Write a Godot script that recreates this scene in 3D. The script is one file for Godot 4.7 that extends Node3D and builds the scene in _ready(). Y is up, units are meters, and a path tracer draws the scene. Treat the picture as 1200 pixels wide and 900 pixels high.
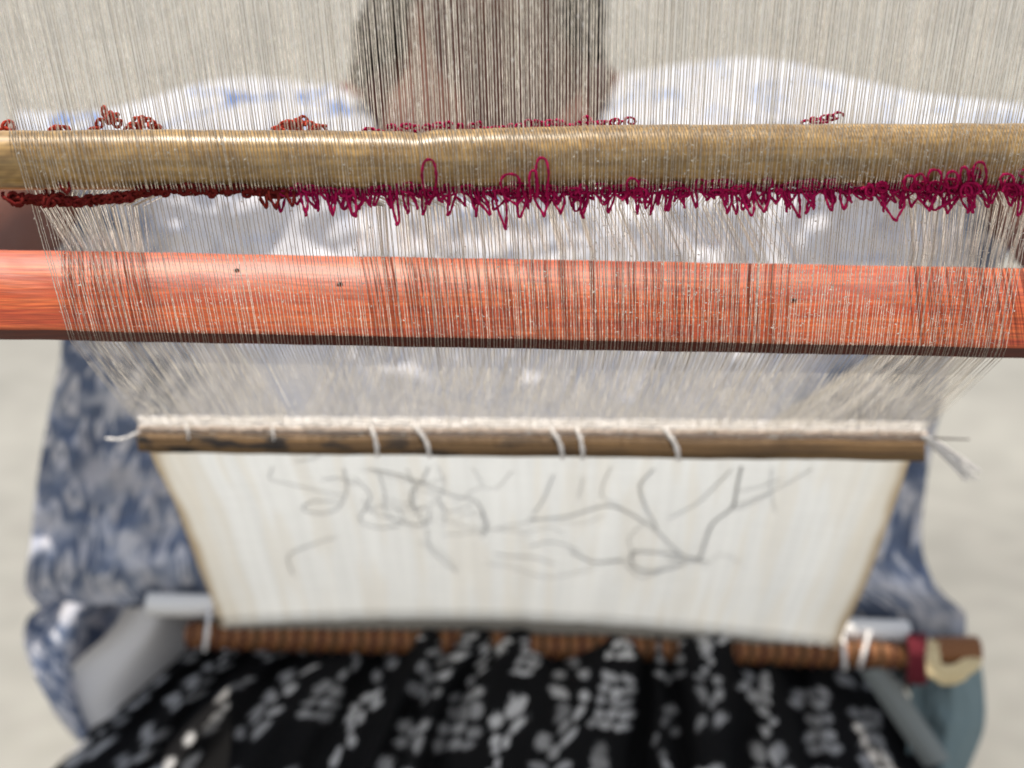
extends Node3D

# ------------------------------------------------------------------ the place where the photograph was taken
const PITCH := 18.0
const CAM_H := 0.80
const F := 1874.4            # pixels of a 1200 x 900 picture at one metre
var R := RandomNumberGenerator.new()
var N1 := FastNoiseLite.new()
var N2 := FastNoiseLite.new()
var M := {}
var used := {}
var CF := Vector3.FORWARD
var CU := Vector3.UP

func at(px: float, py: float, d: float) -> Vector3:
	return Vector3(0, CAM_H, 0) + Vector3.RIGHT * ((px - 600.0) / F * d) + CU * ((450.0 - py) / F * d) + CF * d

# ------------------------------------------------------------------ mesh helpers
class MB:
	var v := PackedVector3Array()
	var n := PackedVector3Array()
	var uv := PackedVector2Array()
	var c := PackedColorArray()
	var i := PackedInt32Array()
	func vert(p: Vector3, nn: Vector3, u := Vector2.ZERO, col := Color.WHITE) -> int:
		v.append(p); n.append(nn); uv.append(u); c.append(col)
		return v.size() - 1
	func quad(a: int, b: int, cc: int, d: int):
		i.append(a); i.append(b); i.append(cc); i.append(a); i.append(cc); i.append(d)
	func tri(a: int, b: int, cc: int):
		i.append(a); i.append(b); i.append(cc)
	func smooth():
		for k in n.size(): n[k] = Vector3.ZERO
		for k in range(0, i.size(), 3):
			var a := i[k]; var b := i[k + 1]; var d := i[k + 2]
			var fn := (v[d] - v[a]).cross(v[b] - v[a])
			n[a] += fn; n[b] += fn; n[d] += fn
		for k in n.size(): n[k] = n[k].normalized() if n[k].length() > 1e-12 else Vector3.UP
	func mesh(mat: Material) -> ArrayMesh:
		var a := []
		a.resize(Mesh.ARRAY_MAX)
		a[Mesh.ARRAY_VERTEX] = v; a[Mesh.ARRAY_NORMAL] = n; a[Mesh.ARRAY_TEX_UV] = uv; a[Mesh.ARRAY_COLOR] = c; a[Mesh.ARRAY_INDEX] = i
		var am := ArrayMesh.new()
		am.add_surface_from_arrays(Mesh.PRIMITIVE_TRIANGLES, a)
		am.surface_set_material(0, mat)
		return am

func numbered(called: String) -> String:
	var k: int = used.get(called, -1) + 1
	used[called] = k
	return called if k == 0 else "%s_%03d" % [called, k]

func part(called: String, mb: MB, mat: Material, parent: Node3D) -> MeshInstance3D:
	var o := MeshInstance3D.new()
	# the mesh is kept in its parent's axes
	var off := Vector3.ZERO
	var q: Node = parent
	while q != self and q is Node3D:
		off += (q as Node3D).position
		q = q.get_parent()
	if off != Vector3.ZERO:
		for k in mb.v.size(): mb.v[k] -= off
	o.mesh = mb.mesh(mat)
	o.name = numbered(called)
	parent.add_child(o, true)
	return o

func thing(called: String, label: String, category: String, where: Vector3, group := "") -> Node3D:
	var o := Node3D.new()
	o.name = numbered(called)
	add_child(o, true)
	o.position = where
	tag(o, label, category, group)
	return o

func tag(o: Node, label: String, category: String, group := ""):
	o.set_meta("label", label)
	o.set_meta("category", category)
	if group: o.set_meta("group", group)

# a round bar along a line of points; ply > 0 twists that many bulges along it like plied yarn
func tube(mb: MB, pts: PackedVector3Array, rad: PackedFloat32Array, sides := 6, ply := 0.0, twist := 0.0, cols := PackedColorArray(), caps := true, vscale := 1.0):
	var cnt := pts.size()
	var side := Vector3.RIGHT
	var along := 0.0
	var base := mb.v.size()
	for k in cnt:
		var t := (pts[mini(k + 1, cnt - 1)] - pts[maxi(k - 1, 0)])
		t = t.normalized() if t.length() > 1e-9 else Vector3.UP
		if k == 0:
			side = t.cross(Vector3.UP if absf(t.y) < 0.9 else Vector3.RIGHT).normalized()
		else:
			along += pts[k].distance_to(pts[k - 1])
		side = (side - t * side.dot(t)).normalized()
		var up := t.cross(side)
		var r := rad[mini(k, rad.size() - 1)]
		var col := cols[mini(k, cols.size() - 1)] if cols.size() else Color.WHITE
		for s in sides + 1:
			var a := TAU * s / sides
			var nn := side * cos(a) + up * sin(a)
			var rr := r
			if ply > 0.0: rr *= 1.0 + 0.22 * cos(ply * (a) - along * twist)
			mb.vert(pts[k] + nn * rr, nn, Vector2(along * vscale, float(s) / sides), col)
	for k in cnt - 1:
		for s in sides:
			var a := base + k * (sides + 1) + s
			var b := a + sides + 1
			mb.quad(a, b, b + 1, a + 1)
	if caps:
		for e in 2:
			var k: int = 0 if e == 0 else cnt - 1
			var nn := (pts[0] - pts[1]).normalized() if e == 0 else (pts[cnt - 1] - pts[cnt - 2]).normalized()
			var ci := mb.vert(pts[k], nn, Vector2(0.0, 0.5), cols[0] if cols.size() else Color.WHITE)
			var first := mb.v.size()
			for s in sides + 1:
				mb.vert(mb.v[base + k * (sides + 1) + s], nn, Vector2(0.0, float(s) / sides), cols[0] if cols.size() else Color.WHITE)
			for s in sides:
				if e == 0: mb.tri(ci, first + s, first + s + 1)
				else: mb.tri(ci, first + s + 1, first + s)

func catmull(p: PackedVector3Array, step: int) -> PackedVector3Array:
	var o := PackedVector3Array()
	var n := p.size()
	for k in n - 1:
		var a := p[maxi(k - 1, 0)]; var b := p[k]; var c := p[k + 1]; var d := p[mini(k + 2, n - 1)]
		for s in step:
			o.append(b.cubic_interpolate(c, a, d, float(s) / step))
	o.append(p[n - 1])
	return o

func table(tab: Array, x: float) -> float:
	if x <= tab[0][0]: return tab[0][1]
	for k in tab.size() - 1:
		if x <= tab[k + 1][0]:
			return lerpf(tab[k][1], tab[k + 1][1], (x - tab[k][0]) / (tab[k + 1][0] - tab[k][0]))
	return tab[-1][1]

func smooth_table(tab: Array, x: float) -> float:
	if x <= tab[0][0]: return tab[0][1]
	var n := tab.size()
	for k in n - 1:
		if x <= tab[k + 1][0]:
			var t: float = (x - tab[k][0]) / (tab[k + 1][0] - tab[k][0])
			return cubic_interpolate(tab[k][1], tab[k + 1][1], tab[maxi(k - 1, 0)][1], tab[mini(k + 2, n - 1)][1], t)
	return tab[-1][1]

# a sheet of nu x nv cells; fn(u, v) gives its points
func sheet(mb: MB, nu: int, nv: int, fn: Callable, uvs := Vector2.ONE, uvo := Vector2.ZERO):
	var base := mb.v.size()
	for j in nv + 1:
		for k in nu + 1:
			var u := float(k) / nu; var v := float(j) / nv
			mb.vert(fn.call(u, v), Vector3.UP, Vector2(u, v) * uvs + uvo)
	for j in nv:
		for k in nu:
			var a := base + j * (nu + 1) + k
			mb.quad(a, a + 1, a + nu + 2, a + nu + 1)

# ------------------------------------------------------------------ a body: smooth union of tapered capsules, meshed as surface nets
func body_mesh(mb: MB, bones: Array, cell: float, k: float):
	var lo := Vector3(1e9, 1e9, 1e9)
	var hi := -lo
	for b in bones:
		for e in 2:
			var r: float = b[2 + e] + k + 2.5 * cell
			lo = lo.min(b[e] - Vector3.ONE * r); hi = hi.max(b[e] + Vector3.ONE * r)
	var dx := int((hi.x - lo.x) / cell) + 2; var dy := int((hi.y - lo.y) / cell) + 2; var dz := int((hi.z - lo.z) / cell) + 2
	var f := PackedFloat32Array()
	f.resize(dx * dy * dz); f.fill(0.2)
	for b in bones:
		var pa: Vector3 = b[0]; var pb: Vector3 = b[1]; var ra: float = b[2]; var rb: float = b[3]
		var r := maxf(ra, rb) + k + 2.0 * cell
		var l := pa.min(pb) - Vector3.ONE * r - lo; var h := pa.max(pb) + Vector3.ONE * r - lo
		var ab := pb - pa; var ll := maxf(ab.length_squared(), 1e-10)
		for z in range(maxi(int(l.z / cell), 0), mini(int(h.z / cell) + 1, dz)):
			for y in range(maxi(int(l.y / cell), 0), mini(int(h.y / cell) + 1, dy)):
				var row := (z * dy + y) * dx
				for x in range(maxi(int(l.x / cell), 0), mini(int(h.x / cell) + 1, dx)):
					var p := lo + Vector3(x, y, z) * cell
					var t := clampf((p - pa).dot(ab) / ll, 0.0, 1.0)
					var d := p.distance_to(pa + ab * t) - lerpf(ra, rb, t)
					var o := f[row + x]
					var hh := maxf(k - absf(o - d), 0.0) / k
					f[row + x] = minf(o, d) - hh * hh * k * 0.25
	var at_cell := {}
	var base := mb.v.size()
	var off := [0, 1, dx, dx + 1, dx * dy, dx * dy + 1, dx * dy + dx, dx * dy + dx + 1]
	for z in dz - 1:
		for y in dy - 1:
			var row := (z * dy + y) * dx
			for x in dx - 1:
				var i := row + x
				if absf(f[i]) > 2.2 * cell: continue
				var m := 0
				for q in 8:
					if f[i + off[q]] < 0.0: m |= 1 << q
				if m == 0 or m == 255: continue
				var s := Vector3.ZERO; var n := 0
				for q in 8:
					for ax in [1, 2, 4]:
						if q & ax: continue
						var w: int = q | ax
						var va := f[i + off[q]]; var vb := f[i + off[w]]
						if (va < 0.0) == (vb < 0.0): continue
						var t := va / (va - vb)
						s += Vector3(q & 1, (q >> 1) & 1, (q >> 2) & 1).lerp(Vector3(w & 1, (w >> 1) & 1, (w >> 2) & 1), t); n += 1
				var p := lo + (Vector3(x, y, z) + s / n) * cell
				at_cell[i] = mb.vert(p, Vector3.UP, Vector2(p.x, p.y) * 4.0)
	for i in at_cell:
		var x: int = i % dx; var y: int = (i / dx) % dy; var z: int = i / (dx * dy)
		if x == 0 or y == 0 or z == 0: continue
		var inside := f[i] < 0.0
		for ax in 3:
			var st: int = [1, dx, dx * dy][ax]
			if (f[i + st] < 0.0) == inside: continue
			var u: int = [dx, dx * dy, 1][ax]; var w: int = [dx * dy, 1, dx][ax]
			if not (at_cell.has(i - u) and at_cell.has(i - w) and at_cell.has(i - u - w)): continue
			if inside: mb.quad(at_cell[i], at_cell[i - w], at_cell[i - u - w], at_cell[i - u])
			else: mb.quad(at_cell[i], at_cell[i - u], at_cell[i - u - w], at_cell[i - w])
	mb.smooth()

# ------------------------------------------------------------------ computed textures
func tex(w: int, h: int, fn: Callable) -> ImageTexture:
	var d := PackedByteArray()
	d.resize(w * h * 3)
	var o := 0
	for y in h:
		for x in w:
			var c: Color = fn.call((x + 0.5) / w, (y + 0.5) / h)
			d[o] = int(clampf(c.r, 0, 1) * 255.0); d[o + 1] = int(clampf(c.g, 0, 1) * 255.0); d[o + 2] = int(clampf(c.b, 0, 1) * 255.0)
			o += 3
	var im := Image.create_from_data(w, h, false, Image.FORMAT_RGB8, d)
	im.generate_mipmaps()
	return ImageTexture.create_from_image(im)

func mat(albedo: Color, rough: float, t: Texture2D = null, sheetlike := false) -> StandardMaterial3D:
	var m := StandardMaterial3D.new()
	m.albedo_color = albedo; m.roughness = rough
	if t: m.albedo_texture = t
	if sheetlike: m.cull_mode = BaseMaterial3D.CULL_DISABLED
	return m

func materials():
	var wood := tex(1024, 512, func(u: float, v: float):
		var g := N1.get_noise_2d(u * 70.0, v * 2400.0 + 60.0 * N2.get_noise_2d(u * 70.0, v * 120.0))
		var fine := N2.get_noise_2d(u * 700.0, v * 9000.0)
		var band := N1.get_noise_2d(u * 90.0 + 500.0, v * 420.0)
		var c := Color(0.66, 0.275, 0.14).lerp(Color(0.76, 0.385, 0.20), clampf(0.5 + 1.0 * g, 0, 1))
		c = c.lerp(Color(0.60, 0.22, 0.13), clampf(1.1 * band, 0, 0.5))
		return c * (1.0 + 0.15 * fine))
	M.wood = mat(Color.WHITE, 0.46, wood)
	M.wood.metallic_specular = 0.5
	M.shaded_wood_edge = mat(Color(0.5, 0.42, 0.40), 0.6, wood)  # same wood darkened, painting in the shade of the underside
	var wh := tex(512, 256, func(u: float, v: float):
		var g := 0.5 + 0.5 * N1.get_noise_2d(u * 400.0, v * 2400.0) + 0.3 * N2.get_noise_2d(u * 700.0, v * 6000.0)
		return Color(g, g, g))
	M.wood.heightmap_enabled = true; M.wood.heightmap_texture = wh; M.wood.heightmap_scale = 0.007
	var bamboo := tex(1024, 128, func(u: float, v: float):
		var g := N2.get_noise_2d(u * 300.0, v * 1800.0)
		var blot := N1.get_noise_2d(u * 1400.0, v * 260.0) + 0.4 * N2.get_noise_2d(u * 6000.0, v * 900.0)
		var c := Color(0.70, 0.57, 0.36).lerp(Color(0.55, 0.435, 0.265), clampf(0.5 + 0.7 * blot, 0, 1))
		return c * (1.0 + 0.10 * g))
	M.bamboo = mat(Color.WHITE, 0.35, bamboo)
	var stick := tex(512, 128, func(u: float, v: float):
		var g := N2.get_noise_2d(u * 160.0, v * 900.0)
		var blot := N1.get_noise_2d(u * 500.0, v * 120.0)
		var dark := clampf(2.2 * (blot - 0.05), 0, 1) * clampf(1.5 - 2.4 * u, 0.15, 1)
		var c := Color(0.50, 0.385, 0.24).lerp(Color(0.36, 0.27, 0.16), clampf(0.5 + g, 0, 1))
		return c.lerp(Color(0.13, 0.10, 0.08), dark))
	M.stick = mat(Color.WHITE, 0.6, stick)
	var cloth := tex(512, 512, func(u: float, v: float):
		var streak := N1.get_noise_2d(u * 900.0, v * 26.0) * 0.5 + N2.get_noise_2d(u * 3200.0, v * 40.0) * 0.4
		var weft := N2.get_noise_2d(u * 300.0, v * 5200.0)
		var c := Color(0.92, 0.925, 0.915) * (1.0 + 0.035 * streak + 0.012 * weft)
		var warm := clampf(N1.get_noise_2d(u * 1300.0 + 90.0, v * 50.0) * 0.6, 0, 0.22)
		c = c.lerp(Color(0.875, 0.835, 0.76), warm)
		var e := minf(u, 1.0 - u) + 0.004 * N1.get_noise_2d(u * 80.0, v * 120.0)
		c = c.lerp(Color(0.78, 0.72, 0.61), clampf(1.0 - e / 0.075, 0, 1) * 0.4)
		return c.lerp(Color(0.58, 0.49, 0.36), clampf(1.0 - e / 0.016, 0, 1) * 0.8))
	M.cloth = mat(Color.WHITE, 0.9, cloth, true)
	M.cloth.backlight_enabled = true; M.cloth.backlight = Color(0.92, 0.93, 0.94)
	# blue and white resist dyed blouse cloth: columns of feathered chevrons, paler down the middle
	var ikat := tex(768, 512, func(u: float, v: float):
		var warp := N2.get_noise_2d(u * 2400.0, v * 30.0) * 0.035 + N1.get_noise_2d(u * 300.0, v * 300.0) * 0.03
		var vv := v + warp
		var da := absf(fposmod(u * 23.0 + vv * 8.5, 1.0) - 0.5) * 2.0
		var db := absf(fposmod(u * 23.0 - vv * 8.5, 1.0) - 0.5) * 2.0
		var lattice := 1.0 - smoothstep(0.28, 0.52, minf(da, db))
		var heart := smoothstep(0.72, 0.86, minf(da, db))
		var leaf := clampf(lattice + 0.8 * heart, 0.0, 1.0)
		leaf *= clampf(0.75 + 1.1 * N1.get_noise_2d(u * 500.0 + 40.0, v * 420.0), 0, 1)
		var lower := smoothstep(0.35, 0.75, v)
		var middle := smoothstep(0.05 + 0.12 * lower, 0.13 + 0.12 * lower, u) * (1.0 - smoothstep(0.90 - 0.12 * lower, 0.97 - 0.12 * lower, u))
		leaf *= 1.0 - 0.93 * middle
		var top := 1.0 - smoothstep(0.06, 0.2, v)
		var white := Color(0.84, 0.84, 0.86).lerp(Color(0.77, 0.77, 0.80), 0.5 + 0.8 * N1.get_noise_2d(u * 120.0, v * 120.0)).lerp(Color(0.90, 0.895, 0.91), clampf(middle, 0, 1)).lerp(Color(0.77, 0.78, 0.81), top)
		var thin := 1.0 - smoothstep(0.03, 0.13, absf(N1.get_noise_2d(u * 330.0 + 300.0, v * 380.0)))
		var blue := Color(0.40, 0.45, 0.545)
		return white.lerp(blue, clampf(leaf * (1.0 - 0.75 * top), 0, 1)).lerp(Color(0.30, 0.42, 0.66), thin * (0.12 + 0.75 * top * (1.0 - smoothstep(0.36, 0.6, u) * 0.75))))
	M.ikat = mat(Color.WHITE, 0.95, ikat, true)
	M.ikat.backlight_enabled = true; M.ikat.backlight = Color(0.3, 0.3, 0.32)
	M.skirt = mat(Color.WHITE, 1.0, skirt_tex(), true); M.skirt.metallic_specular = 0.15
	var gn := tex(512, 512, func(u: float, v: float):
		var a := N1.get_noise_2d(u * 160.0, v * 160.0) * 0.09 + N2.get_noise_2d(u * 2400.0, v * 2400.0) * 0.03
		return Color(0.54, 0.534, 0.51) * (1.0 + a))
	M.ground = mat(Color.WHITE, 0.95, gn)
	M.ground.uv1_scale = Vector3(8, 8, 8)
	M.thread = mat(Color.WHITE, 0.42)
	M.thread.vertex_color_use_as_albedo = true
	M.thread.backlight_enabled = true; M.thread.backlight = Color(1.3, 1.3, 1.3)
	M.yarn = mat(Color.WHITE, 0.8)
	M.yarn.roughness = 1.0; M.yarn.metallic_specular = 0.1
	M.yarn.vertex_color_use_as_albedo = true
	M.roll = mat(Color(0.52, 0.50, 0.46), 0.95)  # cloth greyed to paint in the shadow strip under the cloth edge
	M.white_rod = mat(Color(0.93, 0.92, 0.90), 0.4)
	M.white_yarn = mat(Color(0.90, 0.89, 0.88), 0.9)
	M.beige_yarn = mat(Color(0.80, 0.735, 0.68), 0.95)
	M.grey_yarn = mat(Color(0.14, 0.14, 0.15), 0.9)
	M.beam = mat(Color(0.52, 0.33, 0.17), 0.6)
	M.cord_a = mat(Color(0.31, 0.21, 0.12), 0.95)
	M.cord_b = mat(Color(0.32, 0.175, 0.11), 0.95)
	M.red_cloth = mat(Color(0.40, 0.09, 0.14), 0.95)
	M.cream = mat(Color(0.88, 0.80, 0.62), 0.95)
	M.teal = mat(Color(0.45, 0.52, 0.53), 0.95, null, true)
	M.lining = mat(Color(0.50, 0.52, 0.51), 0.95, null, true)
	M.pale = mat(Color(0.84, 0.825, 0.81), 0.95, null, true)
	M.skin = mat(Color(0.42, 0.25, 0.185), 0.62)
	M.skin.subsurf_scatter_enabled = true; M.skin.subsurf_scatter_strength = 0.15
	M.lip = mat(Color(0.52, 0.27, 0.24), 0.45)
	M.hair = mat(Color(0.10, 0.065, 0.052), 0.7)
	M.hair.metallic_specular = 0.25
	M.eye = mat(Color(0.9, 0.88, 0.85), 0.2)
	M.iris = mat(Color(0.09, 0.055, 0.035), 0.15)
	M.dark_wood = mat(Color(0.42, 0.27, 0.17), 0.55, stick)
	M.twig = mat(Color(0.22, 0.19, 0.17), 0.7)

# black cloth with resist dyed plants made of small pale dabs
func skirt_tex() -> ImageTexture:
	var W := 1024; var H := 640
	var f := PackedFloat32Array()
	f.resize(W * H)
	var dab := func(cx: float, cy: float, rx: float, ry: float, ang: float, s: float):
		var r := int(maxf(rx, ry) * 1.5) + 2
		var ca := cos(ang); var sa := sin(ang)
		for y in range(maxi(int(cy) - r, 0), mini(int(cy) + r, H)):
			for x in range(maxi(int(cx) - r, 0), mini(int(cx) + r, W)):
				var dx := x - cx; var dy := y - cy
				var a := (dx * ca + dy * sa) / rx; var b := (-dx * sa + dy * ca) / ry
				var q := 1.0 - smoothstep(0.65, 1.25, sqrt(a * a + b * b) + 0.25 * N2.get_noise_2d(x * 30.0, y * 9.0))
				if q > 0.0: f[y * W + x] = maxf(f[y * W + x], q * s)
	var col := 0
	var x0 := 16.0
	while x0 < W:
		var y := R.randf_range(2, 18)
		while y < H:
			var kind := R.randi() % 4
			var s := R.randf_range(0.75, 1.1)
			if kind == 0:      # a flower of dabs in rows
				for r in R.randi_range(3, 5):
					for q in 3:
						dab.call(x0 + (q - 1) * 11.0 + R.randf_range(-3, 3), y + r * 12.0 + R.randf_range(-2, 2), 6.8, 5.4, R.randf_range(-0.6, 0.6), s * R.randf_range(0.7, 1.0))
				y += 62
			elif kind == 1:    # a stem with slanting leaves
				var nn := R.randi_range(3, 5)
				for r in nn:
					for e in [-1, 1]:
						dab.call(x0 + e * (9.0 + R.randf() * 3), y + r * 19.0 + R.randf_range(-3, 3), R.randf_range(7.0, 9.5), R.randf_range(5.0, 6.6), e * R.randf_range(-0.9, -0.3), s * R.randf_range(0.6, 1.0))
					if R.randf() < 0.6: dab.call(x0 + R.randf_range(-2, 2), y + r * 19.0 + 7, 4.0, 6.5, 0.0, s * 0.8)
				y += nn * 19.0 + 12.0
			elif kind == 2:    # a single blossom on a stalk
				for q in 6:
					dab.call(x0 + cos(q * TAU / 6) * 13.0 + R.randf_range(-3, 3), y + 16 + sin(q * TAU / 6) * 12.0 + R.randf_range(-3, 3), 7.4, 6.2, q, s)
				for r in 3: dab.call(x0 + (r % 2) * 7 - 3, y + 38 + r * 12, 4.6, 7.0, R.randf_range(-0.7, 0.7), s * 0.9)
				y += 72
			else:
				for q in 7:
					dab.call(x0 + R.randf_range(-11, 11), y + q * 9.0, R.randf_range(4, 8), R.randf_range(4, 6), R.randf() * 3, s * R.randf_range(0.5, 1.0))
				y += 62
			y += R.randf_range(0, 8)
		x0 += R.randf_range(46, 56)
		col += 1
	return tex(W, H, func(u: float, v: float):
		var wu := u + 0.010 * N1.get_noise_2d(u * 500.0, v * 300.0); var wv := v + 0.012 * N1.get_noise_2d(u * 400.0 + 70.0, v * 400.0)
		var q := f[clampi(int(wv * H), 0, H - 1) * W + clampi(int(wu * W), 0, W - 1)]
		return Color(0.095, 0.095, 0.10).lerp(Color(0.78, 0.78, 0.78), q * 0.95))

# ------------------------------------------------------------------ the loom
# every section: [y in the picture, distance, left edge of the warp, right edge, y added at the left edge of the picture, at its right edge]
const FRONT := [
	[-420.0, 0.560, -150.0, 1372.0, 4.0, -4.0], [0.0, 0.655, -26.0, 1263.0, 4.0, -4.0], [150.0, 0.6935, 10.0, 1232.0, 4.0, -4.0], [185.0, 0.6945, 20.0, 1224.0, 4.0, -4.0],
	[214.0, 0.6985, 28.0, 1217.0, 4.0, -4.0], [228.0, 0.7060, 33.0, 1213.0, 4.0, -4.0], [387.5, 0.7710, 77.0, 1181.0, -2.0, 20.0], [400.5, 0.7850, 81.0, 1176.0, -2.0, 20.0], [504.0, 0.9640, 168.0, 1080.0, 0.0, 8.0], [509.0, 0.9700, 170.0, 1077.0, 0.0, 8.0]]
const BATTEN := [[296.5, 0.7980], [294.6, 0.7935], [296.0, 0.7893], [310.0, 0.7838], [323.0, 0.7797], [340.0, 0.7763], [356.0, 0.7740], [372.0, 0.7725], [384.0, 0.7717], [387.0, 0.7718], [388.0, 0.7724], [399.5, 0.7850], [399.0, 0.790], [392.0, 0.795], [350.0, 0.800], [303.0, 0.808], [298.0, 0.804]]

func front_point(u: float, k: int, wob: float) -> Vector3:
	var s: Array = FRONT[k]
	var x: float = lerpf(s[2], s[3], u) + wob
	return at(x, s[0] + lerpf(s[4], s[5], x / 1200.0), s[1])

const CLOTH_L := [[500.0, 166.0], [530.0, 176.0], [590.0, 205.0], [660.0, 231.0], [722.0, 254.0], [740.0, 258.0]]
const CLOTH_R := [[500.0, 1078.0], [540.0, 1063.0], [600.0, 1040.0], [660.0, 1016.0], [722.0, 986.0], [740.0, 975.0]]
func cloth_tilt(u: float, y: float) -> float:
	return 8.0 * u if y < 540.0 else lerpf(8.0 * u, lerpf(1.0, 28.0, u) - 21.0 * pow(sin(PI * clampf(u, 0.0, 1.0)), 0.8), (y - 540.0) / 184.0)
func cloth_point(u: float, y: float, lift := 0.0) -> Vector3:
	var f := (y - 501.0) / 235.0
	var d := lerpf(0.967, 1.182, f) + 0.006 * sin(PI * f) * sin(PI * u) + 0.0025 * N1.get_noise_2d(u * 200.0, f * 54.0)
	return at(lerpf(smooth_table(CLOTH_L, y), smooth_table(CLOTH_R, y), u), y + cloth_tilt(u, y), d - lift)

func warp_and_cloth():
	var t := thing("weaving", "off-white woven cloth and its fan of thin warp threads crossing the red board", "weaving", at(615, 740, 1.20))
	# the finished cloth, from the thin stick down to the white rod
	var cl := MB.new()
	sheet(cl, 90, 70, func(u: float, v: float):
		var p := cloth_point(u, lerpf(501.0, 724.0, minf(v / 0.9, 1.0)))
		if v > 0.9:   # round the white rod and back under it
			var a := (v - 0.9) / 0.1 * PI * 1.1
			p += CF * (0.012 * (1.0 - cos(a))) - CU * (0.012 * sin(a) + 0.006 * (v - 0.9) / 0.1)
		return p)
	cl.smooth()
	part("cloth", cl, M.cloth, t)
	# finished cloth already rolled up round the white rod, several layers thick
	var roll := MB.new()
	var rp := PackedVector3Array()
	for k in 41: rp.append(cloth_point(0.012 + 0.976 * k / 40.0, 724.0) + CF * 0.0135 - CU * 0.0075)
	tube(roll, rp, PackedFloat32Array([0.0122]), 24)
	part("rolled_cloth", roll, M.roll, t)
	# the thick newest rows of weft on top of the stick
	var fell := MB.new()
	var rows := [MB.new(), fell]
	for row in 6:
		var pts := PackedVector3Array(); var rad := PackedFloat32Array()
		for k in 150:
			var x := lerpf(162.0, 1086.0, k / 149.0)
			var nz := N2.get_noise_2d(x * 9.0, row * 50.0)
			pts.append(at(x, 489.0 + row * 3.9 + lerpf(0.0, 8.5, x / 1200.0) + 1.4 * nz + 1.2 * N1.get_noise_2d(x * 1.2, row * 9.0), 0.9585 + 0.0012 * absf(row - 3.0) + 0.0008 * nz))
			rad.append(0.00135 * (1.0 + 0.45 * nz))
		tube(rows[0 if row > 2 else 1], pts, rad, 6, 2.0, 900.0)
	part("weft_edge", rows[0], M.beige_yarn, t)
	var fl := part("weft_edge", fell, M.white_yarn, t)
	fl.set_meta("label", "fluffy white newest rows of weft")
	# warp threads that lie over the rod and the board
	for i in 300:
		var u := (i + 0.5) / 300.0
		u = u + 0.035 * sin(PI * u) * sin(PI * u) * 0.9 + R.randf_range(-0.0006, 0.0006) + 0.0008 * N2.get_noise_1d(i * 17.0)
		u = clampf(u, 0.0, 1.0)
		var ctrl := PackedVector3Array()
		var wob := R.randf_range(-1.0, 1.0)
		for k in FRONT.size():
			ctrl.append(front_point(u, k, wob))
		var pts := PackedVector3Array(); var rad := PackedFloat32Array(); var cols := PackedColorArray()
		var tone := R.randf_range(0.90, 1.12)
		var thick := R.randf_range(0.85, 1.2) * 0.000185
		if R.randf() < 0.06: thick *= 1.5
		var steps := [14, 40, 24, 20, 12, 110, 12, 34, 2]
		var sd := i * 37.7
		for k in ctrl.size() - 1:
			for s in steps[k]:
				var p := ctrl[k].lerp(ctrl[k + 1], float(s) / steps[k])
				var al := pts.size() * 1.0
				var nz := N2.get_noise_2d(al * 42.0, sd)
				var slub := maxf(N1.get_noise_2d(al * 26.0, sd * 3.0) - 0.45, 0.0) * 5.0
				pts.append(p + Vector3(N1.get_noise_2d(al * 5.0, sd) * 0.00013, 0, 0))
				rad.append(thick * (1.0 + 0.13 * nz + slub * 0.45) * (0.8 if k >= 6 else 1.0))
				var b := tone * (0.94 + 0.10 * nz + 0.2 * slub)
				cols.append(Color(minf(0.85 * b, 0.95), minf(0.82 * b, 0.94), minf(0.76 * b, 0.92)))
		pts.append(ctrl[-1]); rad.append(thick); cols.append(cols[-1])
		var mb := MB.new()
		tube(mb, pts, rad, 5, 0, 0, cols, false)
		part("warp_thread", mb, M.thread, t)
	# warp threads of the other shed, behind the rod and the board, gathered in three bunches
	var back := MB.new()
	for i in 340:
		var u := (i + 0.5) / 340.0 + R.randf_range(-0.0006, 0.0006)
		var xs := []
		if u < 0.2:
			var q := u / 0.2
			xs = [lerpf(46, 166, q), lerpf(84, 172, q), lerpf(104, 282, q)]
		elif u < 0.78:
			var q := (u - 0.2) / 0.58
			q = pow(q, 1.15)
			xs = [lerpf(422, 900, q), lerpf(424, 930, q), lerpf(390, 960, q)]
		else:
			var q := (u - 0.78) / 0.22
			xs = [lerpf(1056, 1212, q), lerpf(1062, 1192, q), lerpf(1040, 1168, q)]
		var j := clampf(R.randfn() * 9.0, -26.0, 26.0) if u > 0.2 and u < 0.78 else R.randf_range(-5.0, 5.0)
		var ctrl := PackedVector3Array([
			at(lerpf(-140, 1365, u), -420, 0.585), at(lerpf(-24, 1262, u), 0, 0.683), at(lerpf(12, 1230, u), 140, 0.7285), at(lerpf(26, 1218, u), 195, 0.7330),
			at(xs[0] + j, 240 + R.randf_range(-3, 3), 0.7455), at(xs[1] + j, 296, 0.8130), at(xs[2] + j * 0.5, 404, 0.866), at(lerpf(166, 1082, u), 500 + u * 8, 0.9680)])
		var pts := PackedVector3Array(); var rad := PackedFloat32Array(); var cols := PackedColorArray()
		var tone := R.randf_range(0.82, 1.12)
		for k in ctrl.size() - 1:
			var n: int = [8, 24, 10, 8, 24, 16, 12][k]
			for s in n:
				pts.append(ctrl[k].lerp(ctrl[k + 1], float(s) / n))
				var nz := N2.get_noise_2d(pts.size() * 42.0, i * 51.0)
				rad.append(0.000225 * (1.0 + 0.2 * nz))
				var b := tone * (0.94 + 0.14 * nz)
				cols.append(Color(minf(0.85 * b, 0.95), minf(0.82 * b, 0.94), minf(0.77 * b, 0.92)))
		tube(back, pts, rad, 4, 0, 0, cols, false)
	var bk := part("back_warp_threads", back, M.thread, t)
	bk.set_meta("kind", "stuff")
	# lint that clings to the threads
	var lint := MB.new()
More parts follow.
